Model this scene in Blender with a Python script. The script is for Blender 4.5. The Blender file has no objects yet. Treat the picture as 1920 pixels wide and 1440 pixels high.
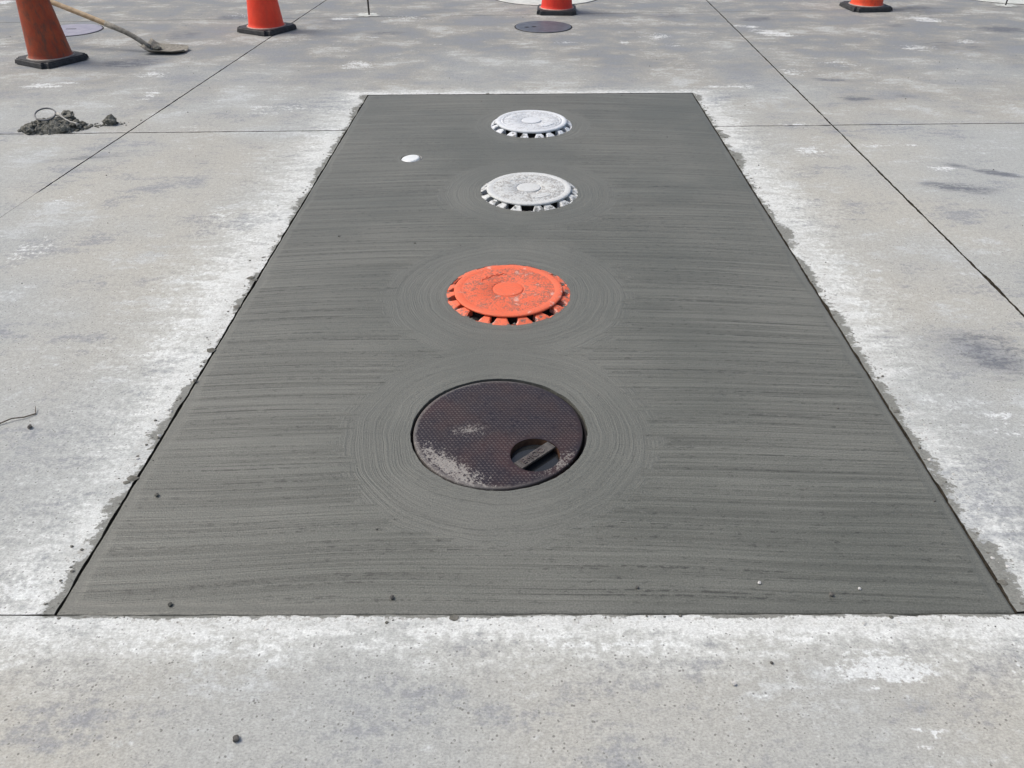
import bpy, bmesh, math, random
import numpy as np
from mathutils import Vector, noise as mn
from mathutils.geometry import delaunay_2d_cdt
R = math.radians
S = bpy.context.scene
COL = S.collection
random.seed(7)

# ---------------------------------------------------------------- camera, sky, sun, exposure
cam = bpy.data.cameras.new('camera'); cam.sensor_width = 36.0; cam.lens = 27.04
cam.clip_start = 0.05; cam.clip_end = 1000
co = bpy.data.objects.new('camera', cam); COL.objects.link(co)
co.location = (0, 0, 1.45); co.rotation_euler = (R(90 - 35.774), 0, 0)
S.camera = co
SUN_EL, SUN_AZ = 55.0, -78.0        # azimuth measured from +Y (away from the camera) towards +X
w = bpy.data.worlds.new('World'); S.world = w; w.use_nodes = True
wn = w.node_tree.nodes; wl = w.node_tree.links
sky = wn.new('ShaderNodeTexSky'); sky.sky_type = 'NISHITA'; sky.sun_disc = False
sky.sun_elevation = R(SUN_EL); sky.sun_rotation = R(SUN_AZ)
sky.air_density = 1.0; sky.dust_density = 5.0; sky.ozone_density = 0.8
bg = wn['Background']; wl.new(sky.outputs[0], bg.inputs[0]); bg.inputs[1].default_value = 0.13
sun = bpy.data.lights.new('sun', 'SUN'); sun.energy = 1.5; sun.angle = R(22); sun.color = (1, .975, .92)
so = bpy.data.objects.new('sun', sun); COL.objects.link(so)
so.rotation_euler = (R(90 - SUN_EL), 0, R(180 - SUN_AZ))
S.view_settings.view_transform = 'Standard'; S.view_settings.look = 'None'
S.view_settings.exposure = 0.26; S.view_settings.gamma = 1.0; S.view_settings.use_curve_mapping = False

# ---------------------------------------------------------------- helpers
def mk(name, verts, faces, mat, parent=None, smooth=False, loc=None, rot=None):
    me = bpy.data.meshes.new(name); me.from_pydata([tuple(v) for v in verts], [], faces); me.update()
    if mat: me.materials.append(mat)
    if smooth:
        me.polygons.foreach_set('use_smooth', [True] * len(me.polygons))
    o = bpy.data.objects.new(name, me); COL.objects.link(o)
    if parent: o.parent = parent
    if loc: o.location = loc
    if rot: o.rotation_euler = rot
    return o
def from_bm(name, bm, mat, parent=None, smooth=False, loc=None, rot=None):
    me = bpy.data.meshes.new(name); bm.to_mesh(me); bm.free()
    if mat: me.materials.append(mat)
    if smooth: me.polygons.foreach_set('use_smooth', [True] * len(me.polygons))
    o = bpy.data.objects.new(name, me); COL.objects.link(o)
    if parent: o.parent = parent
    if loc: o.location = loc
    if rot: o.rotation_euler = rot
    return o
def empty(name, loc, rz=0):
    o = bpy.data.objects.new(name, None); COL.objects.link(o); o.location = loc
    o.rotation_euler = (0, 0, rz); o.empty_display_size = .05
    return o
def tag(o, label=None, cat=None, group=None, kind=None):
    for k, v in (('label', label), ('category', cat), ('group', group), ('kind', kind)):
        if v: o[k] = v
    return o
def lathe(prof, n=72, cap0=False, cap1=False, jit=0.0, seed=0.0):
    V, F = [], []
    for (r, z) in prof:
        for i in range(n):
            a = 2 * math.pi * i / n
            rr = r + (jit * mn.noise((math.cos(a) * 9 + seed, math.sin(a) * 9, z * 20)) if jit else 0)
            V.append((rr * math.cos(a), rr * math.sin(a), z))
    for k in range(len(prof) - 1):
        for i in range(n):
            j = (i + 1) % n
            F.append((k * n + i, k * n + j, (k + 1) * n + j, (k + 1) * n + i))
    if cap0: F.append(tuple(reversed(range(n))))
    if cap1: F.append(tuple((len(prof) - 1) * n + i for i in range(n)))
    return V, F
def tube(pts, rad, n=10, cap=True):
    V, F = [], []
    m = len(pts); rad = rad if isinstance(rad, (list, tuple)) else [rad] * m
    up = Vector((0, 0, 1))
    for k in range(m):
        p = Vector(pts[k]); d = (Vector(pts[min(k + 1, m - 1)]) - Vector(pts[max(k - 1, 0)])).normalized()
        u = d.cross(up if abs(d.z) < .95 else Vector((1, 0, 0))).normalized(); v = u.cross(d)
        for i in range(n):
            a = 2 * math.pi * i / n
            V.append(p + (u * math.cos(a) + v * math.sin(a)) * rad[k])
    for k in range(m - 1):
        for i in range(n):
            j = (i + 1) % n
            F.append((k * n + i, (k + 1) * n + i, (k + 1) * n + j, k * n + j))
    if cap:
        F.append(tuple(range(n))); F.append(tuple(reversed(range((m - 1) * n, m * n))))
    return V, F
def inside(p, poly):
    x, y = p; c = False; n = len(poly); j = n - 1
    for i in range(n):
        xi, yi = poly[i]; xj, yj = poly[j]
        if (yi > y) != (yj > y) and x < (xj - xi) * (y - yi) / (yj - yi) + xi: c = not c
        j = i
    return c
def holed(outer, holes):
    """triangles of a polygon with holes -> verts, faces, index lists of each loop"""
    V, E = [], []
    for loop in [outer] + holes:
        b = len(V); n = len(loop)
        V += [Vector(p) for p in loop]; E += [(b + i, b + (i + 1) % n) for i in range(n)]
    vo, eo, fo, ov, oe, of = delaunay_2d_cdt(V, E, [], 1, 1e-6)
    F = []
    for f in fo:
        c = sum((vo[i] for i in f), Vector((0, 0))) / len(f)
        if inside(c, outer) and not any(inside(c, h) for h in holes):
            a, b2, c2 = (vo[i] for i in f[:3])
            F.append(tuple(f) if (b2 - a).cross(c2 - a) > 0 else tuple(reversed(f)))
    return [tuple(v) for v in vo], F
def rock(r, seed, flat=.7, sub=2, rough=.45):
    bm = bmesh.new(); bmesh.ops.create_icosphere(bm, subdivisions=sub, radius=1)
    for v in bm.verts:
        p = v.co.copy(); s = Vector((seed * 3.1, seed * 1.7, seed))
        k = 1 + rough * mn.noise(p * 1.3 + s) + rough * .5 * mn.noise(p * 3.4 + s) + rough * .25 * mn.noise(p * 8 + s)
        v.co = p * k * r; v.co.z *= flat
    return bm

# ---------------------------------------------------------------- node helper
class NG:
    def __init__(s, name, rough=.8, spec=.5):
        s.m = bpy.data.materials.new(name); s.m.use_nodes = True
        s.t = s.m.node_tree; s.b = s.t.nodes['Principled BSDF']
        s.set('Roughness', rough); s.set('Specular IOR Level', spec)
    def put(s, sock, v):
        if isinstance(v, bpy.types.NodeSocket): s.t.links.new(v, sock)
        elif isinstance(v, (tuple, list)) and len(v) == 3 and sock.type == 'RGBA': sock.default_value = (*v, 1)
        else: sock.default_value = v
    def set(s, k, v): s.put(s.b.inputs[k], v)
    def node(s, ty, **kw):
        n = s.t.nodes.new('ShaderNode' + ty)
        for k, v in kw.items(): setattr(n, k, v)
        return n
    def ma(s, op, a, b=0.0, c=None, clamp=False):
        n = s.node('Math', operation=op, use_clamp=clamp); s.put(n.inputs[0], a); s.put(n.inputs[1], b)
        if c is not None: s.put(n.inputs[2], c)
        return n.outputs[0]
    def ve(s, op, a, b=(0, 0, 0)):
        n = s.node('VectorMath', operation=op); s.put(n.inputs[0], a)
        if op == 'SCALE': s.put(n.inputs[3], b)
        elif op not in ('LENGTH', 'NORMALIZE'): s.put(n.inputs[1], b)
        return n.outputs['Value'] if op in ('LENGTH', 'DOT_PRODUCT', 'DISTANCE') else n.outputs[0]
    def mr(s, v, a, b, c=0.0, d=1.0, smooth=True):
        n = s.node('MapRange', interpolation_type='SMOOTHSTEP' if smooth else 'LINEAR')
        for i, x in enumerate((v, a, b, c, d)): s.put(n.inputs[i], x)
        return n.outputs[0]
    def mix(s, f, a, b, mode='MIX'):
        n = s.node('MixRGB', blend_type=mode); s.put(n.inputs[0], f); s.put(n.inputs[1], a); s.put(n.inputs[2], b)
        return n.outputs[0]
    def mixv(s, f, a, b):
        n = s.node('Mix', data_type='VECTOR'); s.put(n.inputs[0], f); s.put(n.inputs[4], a); s.put(n.inputs[5], b)
        return n.outputs[1]
    def noise(s, vec, scale=1.0, detail=2.0, rough=.5, dist=0.0):
        n = s.node('TexNoise'); s.put(n.inputs['Vector'], vec); s.put(n.inputs['Scale'], scale)
        s.put(n.inputs['Detail'], detail); s.put(n.inputs['Roughness'], rough); s.put(n.inputs['Distortion'], dist)
        return n.outputs[0]
    def voro(s, vec, scale, out='Distance', feature='F1'):
        n = s.node('TexVoronoi', feature=feature); s.put(n.inputs['Vector'], vec); s.put(n.inputs['Scale'], scale)
        return n.outputs[out]
    def mapt(s, vec, loc=(0, 0, 0), rz=0.0, sc=(1, 1, 1)):
        n = s.node('Mapping', vector_type='TEXTURE'); s.put(n.inputs[0], vec)
        n.inputs[1].default_value = loc; n.inputs[2].default_value = (0, 0, rz); n.inputs[3].default_value = sc
        return n.outputs[0]
    def sep(s, v):
        n = s.node('SeparateXYZ'); s.put(n.inputs[0], v); return n.outputs
    def comb(s, x, y, z):
        n = s.node('CombineXYZ'); s.put(n.inputs[0], x); s.put(n.inputs[1], y); s.put(n.inputs[2], z); return n.outputs[0]
    def pos(s): return s.node('NewGeometry').outputs['Position']
    def obj(s): return s.node('TexCoord').outputs['Object']
    def bump(s, h, dist=.002, strength=1.0, base=None):
        n = s.node('Bump'); s.put(n.inputs['Height'], h); n.inputs['Distance'].default_value = dist
        n.inputs['Strength'].default_value = strength
        if base: s.put(n.inputs['Normal'], base)
        s.set('Normal', n.outputs[0]); return n.outputs[0]

# ---------------------------------------------------------------- layout (metres, camera stands over the origin)
FL, FR, BR, BL = (Vector(p) for p in ((-1.041, 1.113), (1.153, 1.118), (1.225, 5.398), (-.971, 5.346)))
PATCH = [FL, FR, BR, BL]
BIG = (-.039, 1.780); ORANGE = (-.014, 2.614); WHITE_A = (.083, 3.638); WHITE_B = (.118, 4.70)
CAP = (-.548, 4.112)
def XL(y): return -2.336 + (y - 3.65) * .0735
def XR(y): return 1.883 + (y - 2.44) * .0245
def Y1(x): return 1.1155 + .0023 * x
def Y2(x): return 4.625 + .0345 * x
def Y3(x): return 8.11 + .078 * x

# ---------------------------------------------------------------- stains on the old slabs, with a dark area by the shovel: x, y, half length, half depth, turn, strength
DARK= [(1.625, 2.2, 0.237, 0.234, 0.0, 0.7), (1.454, 2.267, 0.111, 0.208, 0.0, 0.35), (2.237, 3.689, 0.263, 0.099, -0.293, 0.8), (2.525, 3.888, 0.171, 0.062, -0.487, 0.9), (2.358, 4.005, 0.153, 0.056, -0.484, 0.6), (2.287, 5.258, 0.168, 0.087, -0.186, 0.9), (2.286, 5.728, 0.217, 0.072, -0.199, 0.7), (2.65, 5.321, 0.144, 0.076, 0.0, 0.6), (4.396, 7.448, 0.287, 0.205, 0.0, 0.95), (3.506, 7.61, 0.209, 0.118, 0.139, 0.6), (3.672, 6.818, 0.575, 0.429, 0.0, 0.5), (2.316, 7.903, 0.299, 0.152, 0.348, 0.8), (1.485, 8.057, 0.307, 0.235, 0.0, 0.6), (4.079, 8.494, 0.247, 0.172, 0.237, 0.7), (-2.904, 6.224, 0.367, 0.267, 0.359, 0.75), (-2.862, 7.227, 0.256, 0.345, 0.0, 0.55), (-2.648, 8.005, 0.229, 0.18, 0.0, 0.8), (-2.299, 4.129, 0.382, 0.093, 0.319, 0.55), (-1.693, 7.803, 0.448, 0.395, 0.0, 0.5), (-1.079, 7.292, 0.328, 0.109, 0.0, 0.7), (-0.738, 8.325, 0.316, 0.332, 0.0, 0.4), (0.851, 0.893, 0.163, 0.033, 0.0, 0.5), (-0.652, 0.954, 0.292, 0.056, 0.0, 0.22), (-1.592, 6.03, 0.278, 0.157, 0.0, 0.3), (-3.087, 5.728, 0.458, 0.145, 0.0, 0.35), (1.712, 6.03, 0.238, 0.316, 0.0, 0.3), (1.132, 7.336, 0.566, 0.443, 0.0, 0.3), (1.313, 2.338, 0.095, 0.109, 0.0, 0.3), (1.791, 5.075, 0.241, 0.141, 0.0, 0.35), (-1.495, 2.981, 0.14, 0.102, 0.735, 0.25), (-1.595, 2.412, 0.111, 0.056, 0.671, 0.2), (1.679, 2.882, 0.177, 0.146, 0.0, 0.25), (-4.609, 8.057, 0.307, 0.523, 0.0, 0.3)]
WHITE= [(3.876, 7.903, 0.282, 0.176, -0.682, 0.9), (2.298, 7.292, 0.294, 0.197, -0.713, 0.9), (2.131, 7.563, 0.192, 0.117, -0.499, 0.7), (1.247, 7.163, 0.185, 0.191, 0.0, 0.7), (-2.445, 5.346, 0.079, 0.18, 0.0, 0.8), (-2.628, 5.876, 0.175, 0.136, 0.0, 0.7), (-3.246, 5.587, 0.244, 0.125, 0.198, 0.8), (3.826, 6.956, 0.158, 0.1, 0.0, 0.8), (2.056, 4.33, 0.152, 0.046, 0.0, 0.9), (2.27, 4.321, 0.049, 0.027, 0.0, 1.0), (1.657, 4.214, 0.207, 0.157, 0.0, 0.6), (2.266, 3.957, 0.112, 0.055, 0.0, 0.9), (-1.175, 6.158, 0.182, 0.196, 0.0, 0.8), (0.941, 6.916, 0.062, 0.08, 0.0, 0.9), (1.327, 6.818, 0.133, 0.116, 0.0, 0.5), (1.523, 5.559, 0.26, 0.123, 0.0, 0.6), (-1.144, 1.178, 0.112, 0.056, 0.0, 1.0), (0.797, 0.98, 0.148, 0.091, 0.0, 0.8), (0.69, 0.999, 0.069, 0.027, 0.0, 0.6), (0.826, 0.814, 0.063, 0.066, 0.0, 0.6), (1.071, 0.98, 0.045, 0.065, 0.0, 0.7), (-2.039, 2.981, 0.204, 0.256, 0.0, 0.45), (-2.127, 3.565, 0.217, 0.167, 0.285, 0.4), (-1.501, 5.017, 0.307, 0.208, 0.0, 0.5), (2.047, 5.952, 0.226, 0.216, -0.42, 0.5), (3.321, 6.722, 0.262, 0.19, 0.0, 0.6), (2.524, 6.191, 0.266, 0.132, -0.349, 0.5), (-1.195, 7.121, 0.092, 0.063, 0.0, 0.7), (-1.01, 7.928, 0.303, 0.203, 0.0, 0.6), (-1.616, 7.928, 0.202, 0.102, 0.0, 0.8), (-5.256, 8.789, 0.132, 0.183, 0.0, 1.0), (-2.56, 8.057, 0.307, 0.131, 0.0, 0.5), (-1.342, 3.373, 0.163, 0.123, 0.764, 0.4), (1.742, 4.689, 0.194, 0.083, 0.0, 0.6), (-1.95, 4.638, 0.256, 0.122, 0.0, 0.35), (0.448, 6.916, 0.179, 0.12, 0.0, 0.5), (-1.966, 5.196, 0.246, 0.073, 0.0, 0.4), (0.164, 1.039, 0.305, 0.022, 0.0, 0.6), (-0.369, 1.006, 0.076, 0.016, -0.322, 0.5), (-0.841, 1.06, 0.071, 0.022, 0.0, 0.6), (-0.12, 1.088, 0.072, 0.029, 0.0, 0.5), (0.782, 1.06, 0.106, 0.036, 0.0, 0.5), (1.483, 1.819, 0.096, 0.13, 0.0, 0.5)]
def half_planes():
    out = []
    for i in range(4):
        a, b = PATCH[i], PATCH[(i + 1) % 4]; d = (b - a).normalized(); n = Vector((d.y, -d.x))   # outward
        out.append((n, -n.dot(a)))
    return out   # near, right, far, left
HP = half_planes()
def side_distance(g, P, widths):
    """largest of the (scaled) outward distances to the four patch edges"""
    res = None
    for (n, c), wd in zip(HP, widths):
        d = g.ma('DIVIDE', g.ma('ADD', g.ve('DOT_PRODUCT', P, (n.x, n.y, 0)), c), wd)
        res = d if res is None else g.ma('MAXIMUM', res, d)
    return res

def mat_slab():
    g = NG('old_concrete', .88, .25); P = g.pos(); x, y, z = g.sep(P)
    lo = g.noise(P, .9, 2, .55); mid = g.noise(g.ve('MULTIPLY', P, (2.0, 2.5, 1)), 1, 4, .66)
    flake = g.noise(g.ve('MULTIPLY', P, (7, 19, 8)), 1, 4, .75)
    grain = g.noise(g.ve('MULTIPLY', P, (.7, 1, 1)), 230, 2, .75); grain2 = g.noise(P, 52, 3, .75)
    flk = g.ma('SUBTRACT', g.ma('ADD', g.ma('MULTIPLY', flake, .60), g.ma('MULTIPLY', grain2, .40)), .5)
    # clean cement tone, darker mottled tone on the far bays
    far = g.mr(g.ma('ADD', y, g.ma('MULTIPLY', g.ma('SUBTRACT', lo, .5), 4.0)), 4.0, 7.2)
    c = g.mix(g.mr(lo, .36, .64), (.370, .385, .372), (.412, .408, .368))
    c = g.mix(g.ma('MULTIPLY', far, .86), c, g.mix(g.mr(mid, .38, .62), (.198, .213, .222), (.290, .284, .256)))
    cloud = g.ma('ADD', mid, g.ma('MULTIPLY', flk, .9))
    c = g.mix(g.mr(cloud, .53, .72, 0, .60), c, (.50, .53, .53))
    c = g.mix(g.mr(cloud, .48, .28, 0, .66), c, (.235, .252, .276))
    # placed stains and dark areas, stored on the slab's points
    fd = g.node('Attribute', attribute_name='dark_mark').outputs['Fac']; fw = g.node('Attribute', attribute_name='white_stain').outputs['Fac']
    nd = g.ma('ADD', g.ma('MULTIPLY', g.ma('SUBTRACT', mid, .5), 1.2), g.ma('MULTIPLY', flk, 5.5))
    md = g.ma('MULTIPLY', g.mr(g.ma('ADD', fd, nd), .10, .95), g.mr(fd, 0, .7), clamp=True)
    c = g.mix(g.ma('MULTIPLY', md, .86), c, (.120, .132, .155))
    # pale scrapes and flecks over the bays
    fl = g.ma('MULTIPLY', g.mr(flk, .10, .155), g.mr(g.ma('ADD', mid, g.ma('MULTIPLY', far, .10)), .45, .64))
    c = g.mix(g.ma('MULTIPLY', fl, .72), c, (.62, .645, .64))
    mw = g.ma('MULTIPLY', g.mr(g.ma('ADD', fw, g.ma('MULTIPLY', flk, 5.0)), .55, .85), g.mr(fw, 0, .5), clamp=True)
    c = g.mix(g.ma('MULTIPLY', mw, .85), c, (.64, .665, .66))
    # cement wash dried white along the cut edges of the patch, scraped and flaky
    dw = side_distance(g, P, (.20, .31, .15, .42))
    e = g.ma('ADD', g.ma('SUBTRACT', 1.0, dw), g.ma('MULTIPLY', flk, 3.0))
    e = g.ma('ADD', e, g.ma('MULTIPLY', g.ma('SUBTRACT', lo, .5), 1.2))
    c = g.mix(g.mr(e, .0, 1.0, 0, .66), c, (.58, .605, .585))
    c = g.mix(g.mr(e, .52, 1.05, 0, .62), c, (.70, .72, .70))
    crust = g.ma('MULTIPLY', g.mr(side_distance(g, P, (.05, .13, .02, .10)), 1.0, .2), g.mr(g.ma('ADD', grain2, g.ma('MULTIPLY', mid, .5)), .76, .90))
    c = g.mix(g.ma('MULTIPLY', crust, .62), c, (.19, .18, .155))
    # damp grey mortar dragged over the first centimetres
    dm = side_distance(g, P, (.010, .034, .004, .030))
    nm = g.ma('ADD', g.ma('MULTIPLY', g.ma('SUBTRACT', g.noise(P, 4.5, 2, .6), .50), 5.0), g.ma('MULTIPLY', flk, 6.0))
    mort = g.mr(g.ma('ADD', g.ma('SUBTRACT', .95, dm), nm), .0, .45)
    c = g.mix(g.ma('MULTIPLY', mort, .88), c, g.mix(grain2, (.090, .094, .080), (.235, .238, .215)))
    # sand grain and pores
    c = g.mix(1, c, g.mix(g.mr(grain, .25, .75, smooth=False), (.74, .74, .74), (1.23, 1.23, 1.23)), 'MULTIPLY')
    c = g.mix(1, c, g.mix(g.mr(grain2, .3, .7), (.90, .90, .90), (1.08, 1.08, 1.08)), 'MULTIPLY')
    pm = g.ma('MULTIPLY', g.mr(g.voro(P, 84), .30, .16), g.mr(grain2, .50, .58))
    c = g.mix(g.ma('MULTIPLY', pm, .75), c, (.12, .12, .11))
    g.set('Base Color', c)
    h = g.ma('ADD', g.ma('MULTIPLY', grain, .7), g.ma('MULTIPLY', g.noise(g.ve('MULTIPLY', P, (14, 120, 9)), 1, 1, .6), .6))
    g.bump(h, .0024, .85)
    return g.m

SWIRLS = [(WHITE_B, .36), (CAP, .08), (WHITE_A, .43), (ORANGE, .47), (BIG, .465)]
def mat_patch():
    g = NG('fresh_concrete', .55, .55); P = g.pos(); x, y, z = g.sep(P)
    wob = g.noise(P, .8, 1); wob2 = g.noise(P, 4.5, 2)
    ragged = g.ma('SUBTRACT', g.noise(g.ve('MULTIPLY', P, (10, 30, 1)), 1, 2, .7), .5)
    curve = g.mr(y, 1, 5.4, .035, .075, False)
    L = g.ma('ADD', g.ma('ADD', y, g.ma('MULTIPLY', g.ma('MULTIPLY', x, x), curve)), g.ma('MULTIPLY', wob, .09))
    co_ = g.comb(x, 0.0, L); ring = None
    for k, ((cx, cy), rr) in enumerate(SWIRLS):
        d = g.ve('MULTIPLY', g.ve('SUBTRACT', P, (cx, cy, 0)), (1, 1, 0))
        r = g.ve('LENGTH', d); u = g.ve('NORMALIZE', d)
        u = g.ve('ADD', g.ve('MULTIPLY', u, (.55, .55, 0)), g.comb(0.0, 0.0, g.ma('ADD', g.ma('ADD', r, g.ma('MULTIPLY', wob2, .05)), k * 3.3)))
        m = g.ma('LESS_THAN', g.ma('ADD', r, g.ma('MULTIPLY', ragged, .28 if rr > .1 else .02)), rr)
        co_ = g.mixv(m, co_, u)
        ring = m if ring is None else g.ma('MAXIMUM', ring, m)
    lines = g.noise(g.ve('MULTIPLY', co_, (.7, .7, 88)), 1, 3, .85)      # bristle lines from centimetres down to millimetres
    hair = g.noise(g.ve('MULTIPLY', co_, (.8, .8, 125)), 1, 2, .7)
    grain = g.noise(P, 230, 1, .7); blot = g.noise(P, 1.3, 3, .6)
    din = side_distance(g, P, (1, 1, 1, 1))                     # negative inside
    band = g.mr(g.ma('ADD', din, g.ma('MULTIPLY', g.ma('SUBTRACT', wob2, .5), .06)), -.040, -.018)   # trowelled margin
    keep = g.ma('SUBTRACT', 1.0, g.ma('MULTIPLY', band, .8))
    c = g.mix(g.mr(blot, .3, .7), (.104, .109, .094), (.140, .144, .127))
    fa = g.ma('MULTIPLY', keep, g.ma('SUBTRACT', 1.0, g.ma('MULTIPLY', ring, .60)))
    c = g.mix(fa, c, g.mix(1, c, g.mix(g.mr(lines, .36, .64, smooth=False), (.72, .72, .71), (1.24, 1.24, 1.24)), 'MULTIPLY'))  # bristle streaks, with the shade of the grooves put into the colour
    c = g.mix(g.ma('MULTIPLY', ring, .14), c, (.170, .175, .158))
    # hairlines and pits where the bristles tore the paste, their shade painted in
    spk = g.noise(g.ve('MULTIPLY', P, (34, 70, 1)), 1, 3, .75)
    dk = g.ma('MULTIPLY', g.mr(hair, .575, .645), g.mr(g.ma('ADD', spk, g.ma('MULTIPLY', g.ma('SUBTRACT', blot, .5), .7)), .40, .56))
    pit = g.ma('MULTIPLY', g.mr(spk, .575, .65), g.mr(lines, .62, .44))
    torn_shade = g.ma('MULTIPLY', g.ma('MAXIMUM', g.ma('MULTIPLY', dk, .72), g.ma('MULTIPLY', pit, .62)), fa)
    c = g.mix(torn_shade, c, (.026, .027, .023))
    c = g.mix(1, c, g.mix(g.mr(grain, .25, .75, smooth=False), (.70, .70, .70), (1.27, 1.27, 1.27)), 'MULTIPLY')
    g.set('Base Color', c)
    g.bump(g.ma('MULTIPLY', g.ma('ADD', g.ma('MULTIPLY', lines, 1.6), g.ma('MULTIPLY', grain, .5)), keep), .0028, .75)
    g.set('Roughness', g.mr(blot, .3, .7, .50, .62))
    return g.m

def simple(name, ca, cb, rough=.6, spec=.5, scale=20, bump=.0, bs=120, metal=0.0):
    g = NG(name, rough, spec); P = g.obj()
    n = g.noise(P, scale, 4, .6); g.set('Base Color', g.mix(g.mr(n, .3, .7), ca, cb)); g.set('Metallic', metal)
    if bump: g.bump(g.noise(P, bs, 3, .6), bump, .8)
    return g.m
def mat_paint(name, base, dirt, amount, chalk):
    """thick paint over a pebbled lid: cement dirt in the grain, chalky and bare places"""
    g = NG(name, .6, .35); P = g.obj(); x, y, z = g.sep(P)
    r = g.ve('LENGTH', g.comb(x, y, 0.0))
    n = g.noise(P, 30, 4, .7); f = g.noise(P, 130, 2, .7); big = g.noise(P, 7, 3, .65)
    field = g.ma('MULTIPLY', g.mr(r, .180, .172), g.mr(r, .060, .066))          # the pebbled annulus only
    c = g.mix(g.mr(big, .35, .65), base, tuple(min(1, v * 1.1 + .01) for v in base))
    dm = g.mr(g.ma('ADD', g.ma('ADD', g.ma('MULTIPLY', f, .7), g.ma('MULTIPLY', n, .6)), g.ma('MULTIPLY', big, .35)), .74, .98)
    c = g.mix(g.ma('MULTIPLY', g.ma('MULTIPLY', dm, g.ma('ADD', .34, g.ma('MULTIPLY', field, .66))), amount), c, dirt)
    c = g.mix(g.mr(g.ma('ADD', n, g.ma('MULTIPLY', big, .8)), 1.06, 1.15, 0, .7), c, chalk)
    cem = g.noise(g.pos(), 38, 3, .7)
    c = g.mix(g.ma('MULTIPLY', g.mr(r, .211, .222), g.mr(cem, .53, .60, 0, .85)), c, (.125, .127, .115))
    g.set('Base Color', c)
    g.bump(g.ma('ADD', g.ma('MULTIPLY', f, field), g.ma('MULTIPLY', n, .4)), .004, .9)
    return g.m
def mat_cover(name, lift):
    g = NG(name, .42, .5); P = g.obj(); x, y, z = g.sep(P)
    r = g.ve('LENGTH', g.comb(x, y, 0.0))
    n = g.noise(P, 7, 4, .6); f = g.noise(P, 60, 5, .7); k = g.noise(P, 200, 2, .6)
    c = g.mix(g.mr(n, .35, .65), (.015, .010, .013), (.021, .010, .010))
    c = g.mix(g.mr(g.noise(P, 3.5, 3, .6), .5, .7, 0, .55), c, (.042, .014, .014))
    c = g.mix(lift, c, (.16, .135, .135))  # lifts the tread colour towards lit, scuffed bars
    fn = g.ma('MULTIPLY', g.ma('SUBTRACT', g.ma('ADD', g.ma('MULTIPLY', f, .5), g.ma('MULTIPLY', k, .5)), .5), 3.0)
    # scuffed cement along the near left rim, round the rim, and in the middle
    q = g.mapt(P, (-.135, -.165, 0), -.72, (.17, .045, 9)); a = g.mr(g.ma('ADD', g.ve('LENGTH', q), g.ma('MULTIPLY', fn, 1.9)), .75, .35)
    q2 = g.mapt(P, (-.085, .0, 0), .08, (.065, .035, 9)); b = g.mr(g.ma('ADD', g.ve('LENGTH', q2), g.ma('MULTIPLY', fn, 2.2)), .55, -.1)
    q3 = g.mapt(P, (.17, -.15, 0), .75, (.11, .04, 9)); d = g.mr(g.ma('ADD', g.ve('LENGTH', q3), g.ma('MULTIPLY', fn, 1.9)), .45, .0)
    rim = g.ma('MULTIPLY', g.mr(g.ma('ADD', r, g.ma('MULTIPLY', fn, .012)), .238, .247), g.mr(x, .22, -.1))
    rim = g.ma('MULTIPLY', rim, .45)
    m = g.ma('MAXIMUM', g.ma('MAXIMUM', a, g.ma('MULTIPLY', b, .8)), g.ma('MAXIMUM', g.ma('MULTIPLY', d, .7), rim), clamp=True)
    c = g.mix(g.ma('MULTIPLY', m, .72), c, g.mix(k, (.22, .20, .18), (.46, .45, .42)))
    g.set('Base Color', c); g.set('Roughness', g.ma('ADD', g.mr(n, .3, .7, .34, .5), g.ma('MULTIPLY', m, .35)))
    g.bump(g.ma('ADD', g.ma('MULTIPLY', k, .4), f), .0012, .6)
    return g.m
def mat_cone(name, ca, cb, dirt, amt):
    g = NG(name, .48, .4); P = g.obj(); x, y, z = g.sep(P)
    n = g.noise(P, 9, 5, .65, .4); f = g.noise(g.ve('MULTIPLY', P, (30, 30, 12)), 1, 5, .7)
    c = g.mix(g.mr(n, .35, .65), ca, cb)
    c = g.mix(g.ma('MULTIPLY', g.mr(g.ma('ADD', f, g.ma('MULTIPLY', n, .4)), .6, .95), amt), c, dirt)
    g.set('Base Color', c); g.bump(f, .002, .35)
    return g.m

M_SLAB = mat_slab(); M_PATCH = mat_patch()
M_JOINT = simple('joint_dirt_shade', (.030, .027, .022), (.075, .066, .052), .95, .1, 60, .004, 200)  # dirt on the joint walls, dark enough to paint in the joint shade
M_SOIL = simple('dark_subbase', (.020, .018, .015), (.045, .040, .033), .95, .2, 8, .01, 60)
M_COVER = mat_cover('worn_composite', 0.0); M_STUD = mat_cover('worn_lit_tread_tops', .30)  # tread copy of the cover colour, lightened for lit and scuffed bars
M_TREAD = simple('worn_tread', (.045, .034, .036), (.11, .09, .085), .4, .5, 40)
M_ORANGE = mat_paint('orange_paint', (.74, .140, .062), (.235, .12, .085), .85, (.78, .44, .36))
M_WHITEA = mat_paint('scuffed_white_paint', (.56, .58, .57), (.20, .185, .165), .85, (.66, .67, .66))
M_WHITEB = mat_paint('white_paint', (.60, .63, .65), (.28, .285, .29), .70, (.68, .70, .72))
M_DARK = simple('dark_void', (.012, .012, .012), (.022, .02, .02), .8, .2)  # near-black colour painting in the shade of pits, slots and lid gaps
M_WETSTEEL = simple('grimy_iron', (.035, .031, .028), (.10, .09, .08), .5, .5, 60, .0015, 200)
M_RUST = simple('rusty_iron', (.055, .028, .018), (.11, .06, .035), .8, .3, 50, .002, 150)
M_WATER = NG('standing_water', .04, .5); M_WATER.set('Base Color', (.02, .022, .024)); M_WATER = M_WATER.m
M_STEEL = simple('galvanised_cover', (.060, .072, .092), (.100, .112, .135), .5, .5, 14, .001, 160)
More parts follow.
